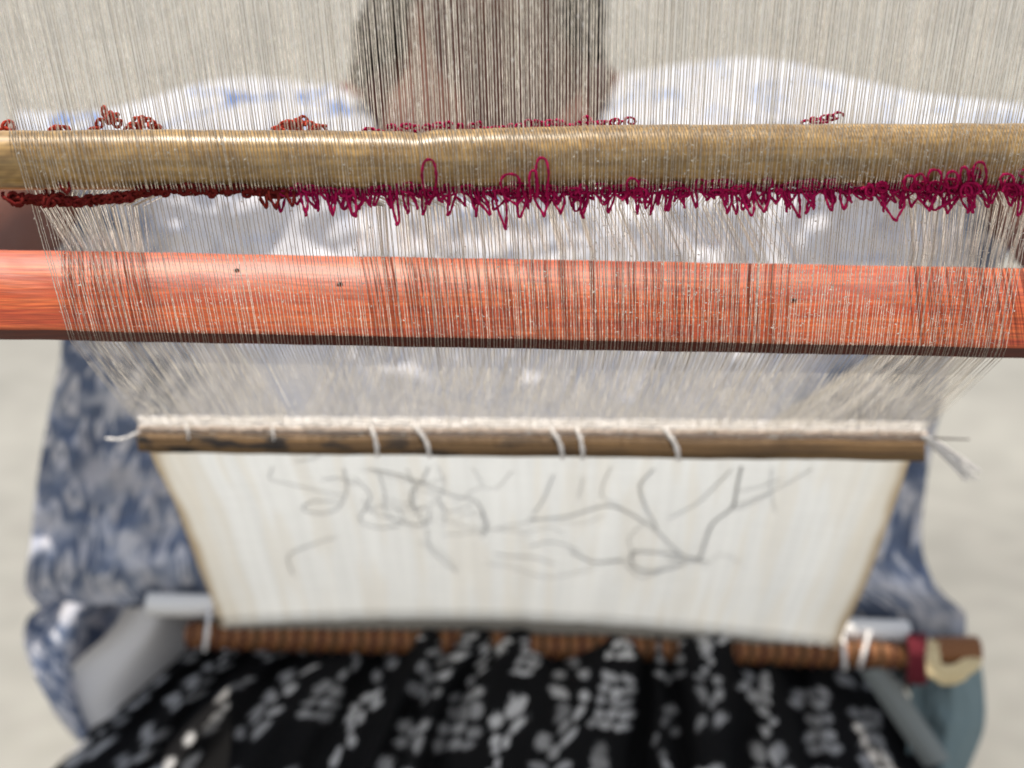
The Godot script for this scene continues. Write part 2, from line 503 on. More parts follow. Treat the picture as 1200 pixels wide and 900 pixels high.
	for i in 2400:
		var u := R.randf()
		if R.randf() < 0.45: u = 1.0 - 0.45 * R.randf()
		var k: int = [1, 2, 3, 5, 5, 5, 5, 5, 5][R.randi() % 9]
		var p := front_point(u, k, 0).lerp(front_point(u, k + 1, 0), R.randf()) - CF * 0.0004
		var dir := Vector3(R.randfn(), R.randfn(), R.randfn()).normalized()
		var l := R.randf_range(0.0003, 0.0012)
		var bend := Vector3(R.randfn(), R.randfn(), R.randfn()).normalized() * l * 0.5
		var rr := R.randf_range(0.00005, 0.00009)
		if R.randf() < 0.4: rr = R.randf_range(0.00014, 0.0003); l = rr * 1.6
		if absf(dir.dot(CF)) > 0.5: dir = (dir - CF * dir.dot(CF)).normalized()
		tube(lint, PackedVector3Array([p - dir * l, p - CF * 0.0003 + bend * 0.5, p + dir * l]), PackedFloat32Array([rr, rr * 1.2, rr]), 4, 0, 0, PackedColorArray([Color(0.92, 0.91, 0.88)]), false)
	var li := part("lint", lint, M.thread, t)
	li.set_meta("kind", "stuff")

func batten():
	var t := thing("weaving_sword", "long flat red-brown wooden board held in the open warp below the bamboo rod", "weaving sword", at(600, 350, 0.785))
	var mb := MB.new()
	var nx := 150; var m := BATTEN.size()
	var ring := func(j: int, k: int) -> Vector3:
		var x := lerpf(-150.0, 1370.0, float(j) / nx)
		var q: Array = BATTEN[k % m]
		var y: float = q[0] + lerpf(-2.0, 20.0, x / 1200.0) + 0.7 * N1.get_noise_2d(x * 0.35, 40.0 if k > 7 and k < 12 else 90.0)
		return at(x, y, q[1] + 0.0004 * N1.get_noise_2d(x * 0.6, k * 13.0))
	# the face and the rest have corners of their own, so that the lower arris stays crisp
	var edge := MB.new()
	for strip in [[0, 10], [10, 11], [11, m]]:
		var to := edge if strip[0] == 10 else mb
		var base := to.v.size()
		var w: int = strip[1] - strip[0] + 1
		for j in nx + 1:
			for k in range(strip[0], strip[1] + 1):
				to.vert(ring.call(j, k), Vector3.UP, Vector2(float(j) / nx * 2.0, float(k) / m))
		for j in nx:
			for k in w - 1:
				var a := base + j * w + k
				to.quad(a, a + w, a + w + 1, a + 1)
	mb.smooth()
	edge.smooth()
	for e in 2:
		var j := 0 if e == 0 else nx
		var c := mb.vert(at(-150.0 if e == 0 else 1370.0, 347, 0.789), Vector3.LEFT if e == 0 else Vector3.RIGHT, Vector2(0.1, 0.1))
		var first := mb.v.size()
		for k in m + 1: mb.vert(ring.call(j, k), mb.n[c], Vector2(0.1, 0.05 + 0.02 * k))
		for k in m:
			if e == 0: mb.tri(c, first + k, first + k + 1)
			else: mb.tri(c, first + k + 1, first + k)
	part("board", mb, M.wood, t)
	var eo := part("lower_edge", edge, M.shaded_wood_edge, t)
	eo.set_meta("label", "bevelled lower edge with shade painted into its wood colour")
	# small dark knots and nicks in its face
	for q in [[277, 313], [398, 327], [930, 336]]:
		var kb := MB.new()
		var pts := PackedVector3Array(); var rad := PackedFloat32Array()
		for k in 5:
			var x: float = q[0] - 4 + k * 2.0
			pts.append(at(x, q[1] + lerpf(-2, 20, q[0] / 1200.0) + 0.8 * sin(k * 2.0), table([[300, 0.7868], [310, 0.7832], [323, 0.7791], [340, 0.7757]], q[1]))); rad.append([0.0001, 0.0004, 0.0006, 0.0005, 0.0001][k])
		tube(kb, pts, rad, 6)
		part("knot", kb, M.dark_wood, t)

func heddle_rod():
	var t := thing("heddle_rod", "thick tan bamboo rod lying across behind the warp threads at the top", "bamboo rod", at(600, 185, 0.711))
	var mb := MB.new()
	var pts := PackedVector3Array(); var rad := PackedFloat32Array()
	for j in 200:
		var x := lerpf(-170.0, 1400.0, j / 199.0)
		var y := 186.0 + table([[-200, 2], [0, 2], [200, 1.0], [470, 3.5], [492, 4.0], [515, 2.5], [700, -3.0], [1200, -5.0], [1400, -5]], x) + 0.6 * N1.get_noise_1d(x * 0.5)
		pts.append(at(x, y, 0.711))
		var r := 0.0135 + 0.0004 * clampf((x - 500) / 500.0, -1.0, 0.6)
		r -= 0.0007 * exp(-pow((x - 494.0) / 14.0, 2.0)) - 0.00025 * exp(-pow((x - 512.0) / 9.0, 2.0))
		rad.append(r + 0.00012 * N1.get_noise_1d(x * 1.1 + 300))
	tube(mb, pts, rad, 40, 0, 0, PackedColorArray(), true, 1.4)
	part("bamboo_cane", mb, M.bamboo, t)
	var nb := MB.new()
	tube(nb, PackedVector3Array([at(490, 190.2, 0.711), at(493, 190.2, 0.711), at(496, 190.0, 0.711)]), PackedFloat32Array([0.0127, 0.0131, 0.0127]), 40, 0, 0, PackedColorArray(), true, 1.4)
	part("node_ring", nb, M.bamboo, t)

func loop_part(t: Node3D, called: String, ctrl: PackedVector3Array, r: float, col: Color):
	var mb := MB.new()
	var p := catmull(ctrl, 6)
	var rad := PackedFloat32Array(); var cols := PackedColorArray()
	var b := R.randf_range(0.8, 1.2)
	for k in p.size():
		rad.append(r * (1.0 + 0.18 * N2.get_noise_2d(k * 60.0, ctrl[0].x * 90000.0)))
		cols.append(col * b * (1.0 + 0.25 * N2.get_noise_2d(k * 80.0, ctrl[0].x * 50000.0 + 77.0)))
	tube(mb, p, rad, 7, 2.0, 1500.0, cols)
	part(called, mb, M.yarn, t)

func hang(x: float, y: float, drop: float, w: float, skew: float, d: float) -> PackedVector3Array:
	# a hairpin of yarn: down one leg, a tight turn, up the other
	var o := PackedVector3Array()
	var pinch := R.randf_range(0.25, 0.9)
	for q in [[-0.5, -4.0, 0.004], [-0.5, 0.0, 0.0], [-0.45, 0.45, -0.001], [-0.26 * pinch, 0.9, -0.002], [0.0, 1.03, -0.002], [0.26 * pinch, 0.88, -0.002], [0.45, 0.42, -0.001], [0.5, 0.0, 0.0], [0.5, -4.0, 0.003]]:
		var yy: float = q[1] * drop if q[1] > -1.0 else q[1]
		o.append(at(x + q[0] * w + skew * clampf(q[1], 0, 1) + R.randf_range(-0.9, 0.9), y + yy + R.randf_range(-0.7, 0.7), d + q[2] + R.randf_range(-0.0008, 0.0008)))
	return o

func curl(x: float, y: float, w: float, h: float, d: float) -> PackedVector3Array:
	var o := PackedVector3Array()
	var ph := R.randf() * TAU
	var turns := R.randf_range(0.9, 1.7)
	for k in 9:
		var a := ph + TAU * turns * k / 8.0
		o.append(at(x + w * cos(a) + k * w * 0.13, y + h * sin(a), d + 0.0012 * cos(a * 0.7 + 1.0) + R.randf_range(-0.0006, 0.0006)))
	return o

func heddle_yarn():
	var mag := Color(0.33, 0.012, 0.068)
	var red := Color(0.125, 0.016, 0.014)
	var ty := 221.0
	var rod_bottom := func(x: float): return ty + lerpf(3.0, -3.0, x / 1200.0)
	var t := thing("heddle_yarn", "magenta yarn in loops tied along the underside of the bamboo rod", "heddle yarn", at(760, 225, 0.706))
	var x := 322.0
	while x < 1210.0:
		var right := clampf((x - 1000.0) / 150.0, 0, 1)
		var y: float = rod_bottom.call(x) + R.randf_range(-2.0, 5.0)
		if R.randf() < 0.85:
			var drop := R.randf_range(6.0, 15.0) + 17.0 * pow(R.randf(), 2.5)
			if R.randf() < 0.10: drop = R.randf_range(20.0, 30.0)
			loop_part(t, "loop", hang(x, y, drop, R.randf_range(3.0, 15.0), R.randf_range(-11.0, 13.0), 0.7055), 0.00056, mag)
		if R.randf() < 0.5: loop_part(t, "loop", curl(x, y + R.randf_range(-4, 4), R.randf_range(3, 9), R.randf_range(2, 6), 0.7045 - 0.002 * R.randf()), 0.00056, mag)
		if right > 0.1 and R.randf() < 0.45:
			loop_part(t, "loop", curl(x, y + R.randf_range(-20, 6) * right, R.randf_range(4, 9), R.randf_range(4, 9), 0.7000 - 0.001 * right), 0.00058, mag)
			loop_part(t, "loop", curl(x, y + R.randf_range(-12, 8) * right, R.randf_range(4, 9), R.randf_range(3, 7), 0.7010), 0.00058, mag)
		x += R.randf_range(4.2, 7.0)
	# the long loops that stand out
	for q in [[585, 225, 42, 12, 8], [560, 225, 26, 10, 14], [612, 226, 28, 9, -2], [633, 224, 28, 16, 4], [460, 224, 38, 8, 6], [418, 228, 24, 14, -4], [685, 228, 26, 9, -2], [655, 228, 22, 12, 2], [556, 222, 30, 8, 2], [410, 225, 28, 10, 6], [875, 222, 30, 14, 6], [893, 222, 26, 18, 2], [930, 226, 28, 12, 6], [1046, 228, 30, 26, 4], [1085, 222, 24, 22, 4], [1110, 225, 20, 26, -14], [355, 226, 26, 8, 4], [388, 226, 26, 10, 2], [600, 222, 20, 24, 6], [728, 222, 12, 14, 2], [990, 222, 22, 10, 0], [970, 222, 24, 8, 4]]:
		loop_part(t, "loop", hang(q[0], q[1], q[2], q[3], q[4], 0.7035), 0.0006, mag)
	# and those that stand up in front of the rod
	for q in [[503, 222, 183, 17], [635, 222, 181, 15], [598, 224, 200, 22], [741, 222, 205, 14], [1148, 214, 186, 16], [1116, 216, 197, 14], [1095, 215, 195, 16], [1066, 216, 202, 14], [1078, 218, 200, 12], [625, 226, 196, 10], [1180, 214, 200, 16], [1130, 212, 192, 10]]:
		var o := PackedVector3Array()
		var cx: float = q[0]; var h: float = q[1] - q[2]; var w: float = q[3]
		for a in [[-0.28, 0.08], [-0.45, -0.3], [-0.5, -0.62], [-0.3, -0.93], [0.02, -1.0], [0.32, -0.92], [0.5, -0.6], [0.46, -0.25], [0.30, 0.1]]:
			o.append(at(cx + a[0] * w + R.randf_range(-0.5, 0.5), q[1] + a[1] * h + 4.0, 0.6935 + 0.0085 * clampf(1.0 + a[1] * 1.6, 0, 1)))
		loop_part(t, "loop", o, 0.00058, mag)
	# strands that run along the rod and tie the loops together
	for s in 4:
		var o := PackedVector3Array()
		var xx := 318.0
		while xx < 1225.0:
			o.append(at(xx, rod_bottom.call(xx) + 0.0 + s * 1.6 + R.randf_range(-3.5, 3.5), 0.7062 + R.randf_range(-0.001, 0.001)))
			xx += R.randf_range(8, 15)
		loop_part(t, "strand", o, 0.0006, mag)
	# loops that show over the top of the rod, painted brighter as if sunlit
	for rg in [[430, 560, 0.55], [560, 660, 0.7], [668, 742, 0.75], [944, 986, 0.9]]:
		var xx: float = rg[0]
		while xx < rg[1]:
			loop_part(t, "loop", curl(xx, lerpf(152.0, 142.0, clampf((xx - 430) / 300.0, 0, 1)) + R.randf_range(-3, 5) - (4.0 if R.randf() < 0.12 else 0.0), R.randf_range(3, 6), R.randf_range(2, 4.5), 0.7225), 0.00056, mag * 1.25)
			xx += R.randf_range(4.5, 8.0) / rg[2]
	var t2 := thing("heddle_yarn", "dark red yarn knotted tightly under the left end of the bamboo rod", "heddle yarn", at(170, 228, 0.706))
	x = 12.0
	while x < 334.0:
		var y: float = rod_bottom.call(x) + 8.0 + 3.5 * sin(x * 0.02) + R.randf_range(-3, 3)
		if x > 150: y -= 5.0
		loop_part(t2, "loop", curl(x, y, R.randf_range(3, 6), R.randf_range(2.5, 4.5), 0.7030), 0.00080, red)
		loop_part(t2, "loop", curl(x + 2, y + R.randf_range(-4, 3), R.randf_range(3, 6), R.randf_range(2, 4), 0.7045), 0.00080, red)
		x += R.randf_range(4.5, 6.5)
	for q in [[15, 230, 9, 22, 6], [58, 228, 14, 8, -6], [75, 216, 10, 12, 4], [308, 226, 16, 8, 4], [320, 224, 20, 10, 4], [340, 226, 14, 8, 2]]:
		loop_part(t2, "loop", hang(q[0], q[1], q[2], q[3], q[4], 0.7020), 0.00078, red)
	for rg in [[108, 138, 124], [148, 186, 134], [322, 374, 138], [2, 12, 140], [60, 72, 146]]:
		var xx: float = rg[0]
		while xx < rg[1]:
			var hump := sin(PI * (xx - rg[0]) / (rg[1] - rg[0]))
			loop_part(t2, "loop", curl(xx, lerpf(154.0, rg[2] + 4.0, hump * R.randf_range(0.5, 1.0)), R.randf_range(3, 6), R.randf_range(4, 7), 0.7225), 0.00072, Color(0.42, 0.06, 0.04))  # same dark red yarn with sunlight painted into its colour
			xx += R.randf_range(4.0, 6.5)

func thin_stick():
	var t := thing("temple_stick", "narrow brown stick laid across the cloth at its newest edge, tied with white yarn", "stick", at(620, 520, 0.965))
	var mb := MB.new()
	var prof := [[-11.0, 0.0005], [-10.2, -0.0030], [-8.5, -0.0048], [-3.0, -0.0062], [4.0, -0.0066], [10.5, -0.0058], [13.0, -0.0030], [13.5, 0.0010], [10.0, 0.005], [-10.0, 0.005]]
	var nx := 80
	var m := prof.size()
	for j in nx + 1:
		var u := float(j) / nx
		var x := lerpf(160.0, 1084.0, u)
		var yc := lerpf(517.0, 527.0, u) + 1.0 * N1.get_noise_1d(x * 0.4)
		var sc := lerpf(0.98, 1.0, u) * (1.0 - 0.12 * maxf(0.0, 1.0 - j / 2.0))
		for k in m + 1:
			mb.vert(at(x + (k % m) * 0.4 * (1.0 if j < 2 else 0.0), yc + prof[k % m][0] * sc * (1.0 + 0.03 * N1.get_noise_2d(x * 0.5, k * 9.0)), 0.9600 + prof[k % m][1]), Vector3.UP, Vector2(u * 1.0, float(k) / m))
	for j in nx:
		for k in m:
			var a := j * (m + 1) + k
			mb.quad(a, a + m + 1, a + m + 2, a + 1)
	mb.smooth()
	for e in 2:
		var j := 0 if e == 0 else nx
		var c := mb.vert(at(160.0 if e == 0 else 1084.0, lerpf(514.5, 526.0, e), 0.960), Vector3.LEFT if e == 0 else Vector3.RIGHT, Vector2(0.9, 0.5))
		var first := mb.v.size()
		for k in m + 1: mb.vert(mb.v[j * (m + 1) + k], mb.n[c], Vector2(0.9, 0.4 + 0.02 * k))
		for k in m:
			if e == 0: mb.tri(c, first + k, first + k + 1)
			else: mb.tri(c, first + k + 1, first + k)
	part("stick_shaft", mb, M.stick, t)
	for q in [[434, 442, 1.0], [486, 503, 1.0], [645, 659, 1.0], [676, 683, 1.0], [779, 795, 1.15], [217, 221, 0.55], [318, 321, 0.55]]:
		var lb := MB.new()
		var o := PackedVector3Array()
		var bend: float = (q[1] - q[0]) * 0.28
		var yb := lerpf(514.5, 526.0, (q[0] - 160.0) / 924.0)
		var far := 1.0 if q[2] > 0.8 else 0.35
		for k in 7:
			var f := k / 6.0
			o.append(at(lerpf(q[0], q[1], f) + bend * sin(PI * f), yb + lerpf(-19.0, lerpf(-6.0, 16.5, far), f), 0.9600 - 0.0082 + 0.0055 * pow(absf(f * 2.0 - 1.0), 3.0)))
		tube(lb, catmull(o, 3), PackedFloat32Array([0.0013 * q[2]]), 7, 2.0, 900.0)
		part("lashing", lb, M.white_yarn, t)

	# loose ends at both sides
	var w := thing("yarn_end", "frayed white yarn end sticking out past the right end of the thin stick", "yarn", at(1086, 512, 0.962))
	var fb := MB.new()
	for s in 16:
		var o := PackedVector3Array()
		var jx := R.randf_range(-12, 12); var jy := R.randf_range(-9, 9)
		for k in 6:
			var f := k / 5.0
			o.append(at(lerpf(1083.0, 1138.0 + jx, f) + 3 * sin(f * 4.0 + s), lerpf(511.0, 556.0 + jy, pow(f, 1.15)) , 0.956 + 0.01 * f + R.randf_range(-0.001, 0.001)))
		tube(fb, catmull(o, 2), PackedFloat32Array([0.0007, 0.0009, 0.0009, 0.0008, 0.0006, 0.0004]), 4)
	part("frayed_yarn", fb, M.white_yarn, w)
	var tw := MB.new()
	tube(tw, PackedVector3Array([at(1084, 513, 0.957), at(1105, 514, 0.955), at(1136, 515, 0.957)]), PackedFloat32Array([0.0006, 0.0006, 0.0004]), 6)
	var two := part("twig_pin", tw, M.twig, self)
	tag(two, "thin dark pin sticking straight out of the right end of the thin stick", "pin")
	var wl := MB.new()
	tube(wl, catmull(PackedVector3Array([at(164, 506, 0.957), at(148, 513, 0.957), at(138, 515, 0.958), at(124, 514, 0.960)]), 4), PackedFloat32Array([0.0009]), 6, 2.0, 900.0)
	var wlo := part("yarn_end", wl, M.white_yarn, self)
	tag(wlo, "short white yarn end past the left end of the thin stick", "yarn")

func tangle():
	var t := thing("thread_tangle", "loose tangle of thin dark threads behind the off-white cloth, showing through it", "thread tangle", at(600, 600, 1.04))
	var lines := [
		[270,125,330,150,400,165,470,190,520,210,545,265,530,290], [40,130,30,150,60,165,130,180,200,185], [205,125,205,170,195,220,150,240,105,230,130,205,190,205], [410,120,390,160,360,195,370,235,400,260],
		[250,200,270,235,330,260,390,260,410,230], [400,265,410,310,440,350,470,365], [430,285,500,280,560,280,630,285], [470,240,520,235,545,260], [640,250,720,240,800,225,850,225,900,245,935,275,960,300,1000,330],
		[830,130,815,160,815,195,850,215], [925,130,905,170,905,210,940,260], [1130,130,1130,180,1115,225,1070,260,1050,300,1040,340], [1200,185,1150,215,1115,230], [1040,345,990,330,930,318,880,325,885,365,930,370,1000,350],
		[740,320,780,345,820,355,870,350], [640,310,700,300,750,315], [85,380,80,345,130,310,190,285], [510,130,530,170], [690,140,675,200,650,240], [770,150,760,195], [960,235,1040,200,1110,140], [290,135,300,190,300,240,350,265], [360,140,375,190,350,220], [540,350,600,370,680,375,800,360], [960,330,1010,345,1060,350],[180,60,150,105,90,115],[420,120,440,170,400,220,340,215,290,200],[230,150,260,190,240,240,280,270,340,268],[470,365,440,330,380,300],[560,270,620,265,660,245],[545,262,500,262,430,240],[600,140,560,180,520,175,460,200],[700,250,760,260,820,240],[240,125,300,150,380,170,450,150],[1050,360,1090,335,1140,350],[860,360,900,380,960,360],[330,230,360,270,420,250],[1130,190,1190,160,1230,150],[1210,125,1204,170,1220,230],[1300,130,1230,165,1160,200,1120,225],[420,205,450,225,500,215],[380,180,420,190,445,230,430,262],[250,225,300,215,345,232,400,228],[620,285,680,262,720,275],[560,330,600,345,650,340,700,352],[890,340,870,300,905,262],[150,160,200,150,240,165]]
	var k := 0
	for l in lines:
		var o := PackedVector3Array()
		for q in range(0, l.size(), 2):
			var px: float = 300.0 + l[q] * 0.5; var py: float = 480.0 + l[q + 1] * 0.5
			var y := py
			var u := 0.5
			for it in 4:
				u = clampf(inverse_lerp(smooth_table(CLOTH_L, y), smooth_table(CLOTH_R, y), px), 0.0, 1.0)
				y = maxf(py - cloth_tilt(u, y), 503.0)
			o.append(cloth_point(u + 0.004 * N2.get_noise_2d(px * 30.0, py * 30.0), y + 3.0 * N2.get_noise_2d(px * 24.0 + 400.0, py * 24.0), -0.004 - 0.0025 * sin(px * 0.05)))
		var mb := MB.new()
		var thick: float = R.randf_range(0.0008, 0.0011) if k in [0, 8, 10, 11, 13, 14, 24] else R.randf_range(0.00035, 0.0007)
		tube(mb, catmull(o, 5), PackedFloat32Array([thick]), 5)
		part("strand", mb, M.grey_yarn, t)
		k += 1

func beams():
	# white rod that the cloth is rolled on
	var wr := MB.new()
	tube(wr, PackedVector3Array([at(172, 708, 1.193), at(174, 708, 1.193), at(600, 724, 1.193), at(1062, 741, 1.193), at(1066, 741, 1.193)]), PackedFloat32Array([0.006, 0.0088, 0.0092, 0.0092, 0.0065]), 24)
	var wo := part("cloth_beam", wr, M.white_rod, self)
	tag(wo, "smooth white rod showing at both sides of the cloth's lower edge", "rod")
	# brown beam in front of her waist, wound with cord
	var t := thing("breast_beam", "brown rod wound with cord across the weaver's waist just below the cloth", "loom beam", at(690, 757, 1.178))
	var A := at(218, 744, 1.180); var B := at(1066, 769, 1.180); var C := at(1090, 764, 1.180); var D := at(1147, 764, 1.180)
	var mb := MB.new()
	tube(mb, PackedVector3Array([A, A.lerp(B, 0.004), A.lerp(B, 0.5), B]), PackedFloat32Array([0.006, 0.0092, 0.0092, 0.0092]), 20)
	part("rod_shaft", mb, M.beam, t)
	var nb := MB.new()
	tube(nb, PackedVector3Array([B, C.lerp(B, 0.5), C, C.lerp(D, 0.06), C.lerp(D, 0.95), D]), PackedFloat32Array([0.0080, 0.0062, 0.0062, 0.0112, 0.0118, 0.0100]), 18)
	part("notched_end", nb, M.beam, t)
	for i in 56:
		var f := (i + 0.5) / 56.0
		var c := A.lerp(B, f)
		var ax := (B - A).normalized()
		var e1 := ax.cross(Vector3.UP).normalized(); var e2 := ax.cross(e1)
		var o := PackedVector3Array()
		for k in 13:
			var a := TAU * k / 12.0
			o.append(c + (e1 * cos(a) + e2 * sin(a)) * 0.0095 + ax * 0.0030 * (k / 12.0 - 0.5))
		var tb := MB.new()
		tube(tb, o, PackedFloat32Array([0.0020 * R.randf_range(0.85, 1.05)]), 6)
		part("cord_turn", tb, M.cord_b if i % 2 == 0 or i < 4 else M.cord_a, t)
	# red cloth wound by the notch
	var rb := MB.new()
	for k in 4:
		var o := PackedVector3Array()
		for s in 10:
			var a := TAU * s / 9.0
			o.append(at(1070.0 + k * 3.0 + 8.0 * absf(sin(a * 0.5)) * (k - 1.5) * 0.3, 768.0 + 22.0 * sin(a) + (8.0 if sin(a) > 0.2 else 0.0), 1.172 - 0.012 * cos(a)))
		tube(rb, catmull(o, 2), PackedFloat32Array([0.0034]), 6)
	var ro := part("red_binding", rb, M.red_cloth, t)
	ro.set_meta("label", "dark red cloth wound at the notch")
	# cream cord that loops the strap to the notched end
	var cm := thing("strap_cord", "frayed cream cord looped round the notched right end of the brown rod", "cord", at(1105, 785, 1.175))
	for k in 7:
		var o := PackedVector3Array([at(1082 + k * 3, 752, 1.176), at(1080 + k * 3, 770 + R.randf() * 8, 1.166), at(1090 + k * 4, 786 + R.randf() * 12, 1.163), at(1106 + k * 4, 790 + R.randf_range(-8, 8), 1.164), at(1128 + k * 3, 784 + R.randf_range(-8, 6), 1.167), at(1140 + R.randf() * 6, 770, 1.176)])
		var b := MB.new()
		tube(b, catmull(o, 4), PackedFloat32Array([0.0028]), 7, 2.0, 500.0)
		part("cord_strand", b, M.cream, cm)
	# white ties from the cloth rod to the brown rod
	for q in [[988, 742, 990, 784, 0], [1018, 744, 1008, 782, 0], [246, 716, 240, 762, 1]]:
		var b := MB.new()
		tube(b, catmull(PackedVector3Array([at(q[0] + 4, q[1] - 2, 1.185), at(q[0], q[1], 1.180), at(lerpf(q[0], q[2], 0.4), lerpf(q[1], q[3], 0.4), 1.1655), at(lerpf(q[0], q[2], 0.8), lerpf(q[1], q[3], 0.8), 1.1635), at(q[2], q[3], 1.174)]), 5), PackedFloat32Array([0.0017]), 7, 2.0, 700.0)
		var o := part("rod_tie", b, M.white_yarn, self)
		tag(o, ["white yarn tie nearest the cloth at the right side of the brown rod", "white yarn tie nearest the red binding on the brown rod", "white yarn tie hanging at the left end of the brown rod"][[988, 1018, 246].find(q[0])], "tie")

# ------------------------------------------------------------------ the weaver
func sheet_depth(x: float, y: float) -> float:
	var mid := smooth_table([[60.0, 1.235], [130.0, 1.205], [200.0, 1.178], [350.0, 1.17], [500.0, 1.19], [700.0, 1.225], [830.0, 1.26]], y)
	var out := 1.055 + 0.00031 * (y - 150.0)
	var w := smoothstep(190.0, 560.0, absf(x - 585.0))
	return lerpf(mid, out, w)

func weaver():
	var t := thing("person", "seated weaver in blue and white blouse and black patterned skirt, arms held forward", "person", Vector3(0, 0, at(590, 800, 1.30).z))
	var b := []
	var bone := func(p, q, ra, rb): b.append([p, q, ra, rb])
	for e in [-1, 1]:
		bone.call(at(590 + e * 70, 820, 1.335), at(588 + e * 55, 600, 1.325), 0.105, 0.088)
		bone.call(at(588 + e * 55, 600, 1.325), at(578 + e * 75, 330, 1.305), 0.088, 0.088)
		bone.call(at(578 + e * 75, 330, 1.305), at(576 + e * 80, 215, 1.305), 0.088, 0.078)
		bone.call(at(575, 180, 1.310), at(575 + e * 225, 190, 1.300), 0.062, 0.050)
		bone.call(at(575, 110, 1.305), at(575 + e * 150, 178, 1.305), 0.045, 0.045)
		var knee := at(590 + e * 150, 1480, 0.86)
		var ankle := at(590 + e * 120, 1950, 0.71)
		bone.call(at(590 + e * 110, 870, 1.34), knee, 0.080, 0.050)     # thigh
		bone.call(knee, ankle, 0.048, 0.030)
		bone.call(ankle, ankle + Vector3(e * 0.02, 0.05, 0.10), 0.030, 0.018)
	bone.call(at(575, 120, 1.300), at(575, -20, 1.285), 0.058, 0.053)                          # neck
	for e in [-1, 1]: bone.call(at(575 + e * 50, 40, 1.300), at(575 + e * 100, 160, 1.295), 0.036, 0.040)
	var el := [at(2, 228, 1.095), at(1250, 225, 1.085)]
	var wr := [at(-98, 318, 0.862), at(1312, 338, 0.858)]
	var sh := [at(345, 186, 1.30), at(808, 176, 1.30)]
	for e in 2:
		bone.call(sh[e], el[e], 0.050, 0.040)
		bone.call(el[e], el[e].lerp(wr[e], 0.3), 0.040, 0.041)
		bone.call(el[e].lerp(wr[e], 0.3), wr[e], 0.041, 0.026)
	var mb := MB.new()
	body_mesh(mb, b, 0.011, 0.030)
	# head
	var hb := []
	var P := func(dx, y, d): return at(575.0 + dx, y, d)
	hb.append([P.call(0, -205, 1.300), P.call(0, -190, 1.335), 0.080, 0.082])
	hb.append([P.call(0, -150, 1.270), P.call(0, -70, 1.250), 0.068, 0.052])
	hb.append([P.call(0, -60, 1.240), P.call(0, -8, 1.222), 0.045, 0.024])
	hb.append([P.call(0, -10, 1.290), P.call(0, 100, 1.300), 0.053, 0.055])
	for e in [-1, 1]:
		hb.append([P.call(e * 78, -70, 1.290), P.call(e * 22, -12, 1.228), 0.026, 0.018])
		hb.append([P.call(e * 48, -112, 1.232), P.call(e * 55, -95, 1.240), 0.024, 0.026])
		hb.append([P.call(e * 18, -172, 1.212), P.call(e * 62, -172, 1.224), 0.011, 0.010])
		hb.append([P.call(e * 122, -150, 1.300), P.call(e * 116, -110, 1.295), 0.011, 0.008])
	hb.append([P.call(0, -160, 1.208), P.call(0, -108, 1.187), 0.009, 0.012])
	hb.append([P.call(-11, -104, 1.196), P.call(11, -104, 1.196), 0.010, 0.010])
	hb.append([P.call(-20, -64, 1.202), P.call(20, -64, 1.202), 0.012, 0.012])
	body_mesh(mb, hb, 0.005, 0.014)
	# hands closed on the board
	for e in 2:
		var sgn := -1 if e == 0 else 1
		var cx := -112.0 if e == 0 else 1326.0
		var ty := lerpf(-2.0, 20.0, cx / 1200.0)
		var fb := [[wr[e], at(cx, 330 + ty, 0.838), 0.027, 0.022]]
		for k in 4:
			var fx := cx + (k - 1.5) * 38.0
			fb.append([at(cx + (k - 1.5) * 12.0, 332 + ty, 0.842), at(fx, 306 + ty, 0.822), 0.017, 0.0105])
			var len: float = [0.9, 1.0, 0.96, 0.78][k if e == 1 else 3 - k]
			fb.append([at(fx, 306 + ty, 0.822), at(fx, 281 + ty, 0.812), 0.0105, 0.0092])
			fb.append([at(fx, 281 + ty, 0.812), at(fx, 283 + ty, 0.779), 0.0092, 0.0086])
			fb.append([at(fx, 283 + ty, 0.779), at(fx - sgn * 3, 283 + 48 * len + ty, 0.7665), 0.0086, 0.0075])
		fb.append([at(cx - sgn * 26, 345 + ty, 0.848), at(cx - sgn * 62, 398 + ty, 0.828), 0.016, 0.011])
		fb.append([at(cx - sgn * 62, 398 + ty, 0.828), at(cx - sgn * 76, 412 + ty, 0.786), 0.011, 0.009])
		body_mesh(mb, fb, 0.0035, 0.006)
	part("body", mb, M.skin, t)
	# eyes, lips, hair
	for e in [-1, 1]:
		var ey := MB.new()
		var c: Vector3 = P.call(e * 42.0, -146, 1.2195)
		body_mesh(ey, [[c, c + Vector3(0.0005, 0, 0), 0.0115, 0.0115]], 0.003, 0.002)
		var eo := part("eye", ey, M.eye, t)
		var ir := MB.new()
		var ic := c - CF * 0.0085 - CU * 0.002
		body_mesh(ir, [[ic, ic + Vector3(0.0003, 0, 0), 0.0052, 0.0052]], 0.0016, 0.001)
		part("iris", ir, M.iris, eo)
	var lp := MB.new()
	body_mesh(lp, [[P.call(-24, -61, 1.196), P.call(0, -64, 1.190), 0.003, 0.0052], [P.call(0, -64, 1.190), P.call(24, -61, 1.196), 0.0052, 0.003], [P.call(-18, -57, 1.195), P.call(0, -53, 1.1905), 0.003, 0.0055], [P.call(0, -53, 1.1905), P.call(18, -57, 1.195), 0.0055, 0.003]], 0.002, 0.002)
	part("lips", lp, M.lip, t)
	var hr := MB.new()
	var hs := [[P.call(-62, -100, 1.335), P.call(-66, 70, 1.335), 0.050, 0.040], [P.call(62, -100, 1.335), P.call(66, 70, 1.335), 0.050, 0.040], [P.call(0, -225, 1.322), P.call(0, -205, 1.350), 0.083, 0.092], [P.call(0, -150, 1.365), P.call(0, -20, 1.362), 0.080, 0.052]]
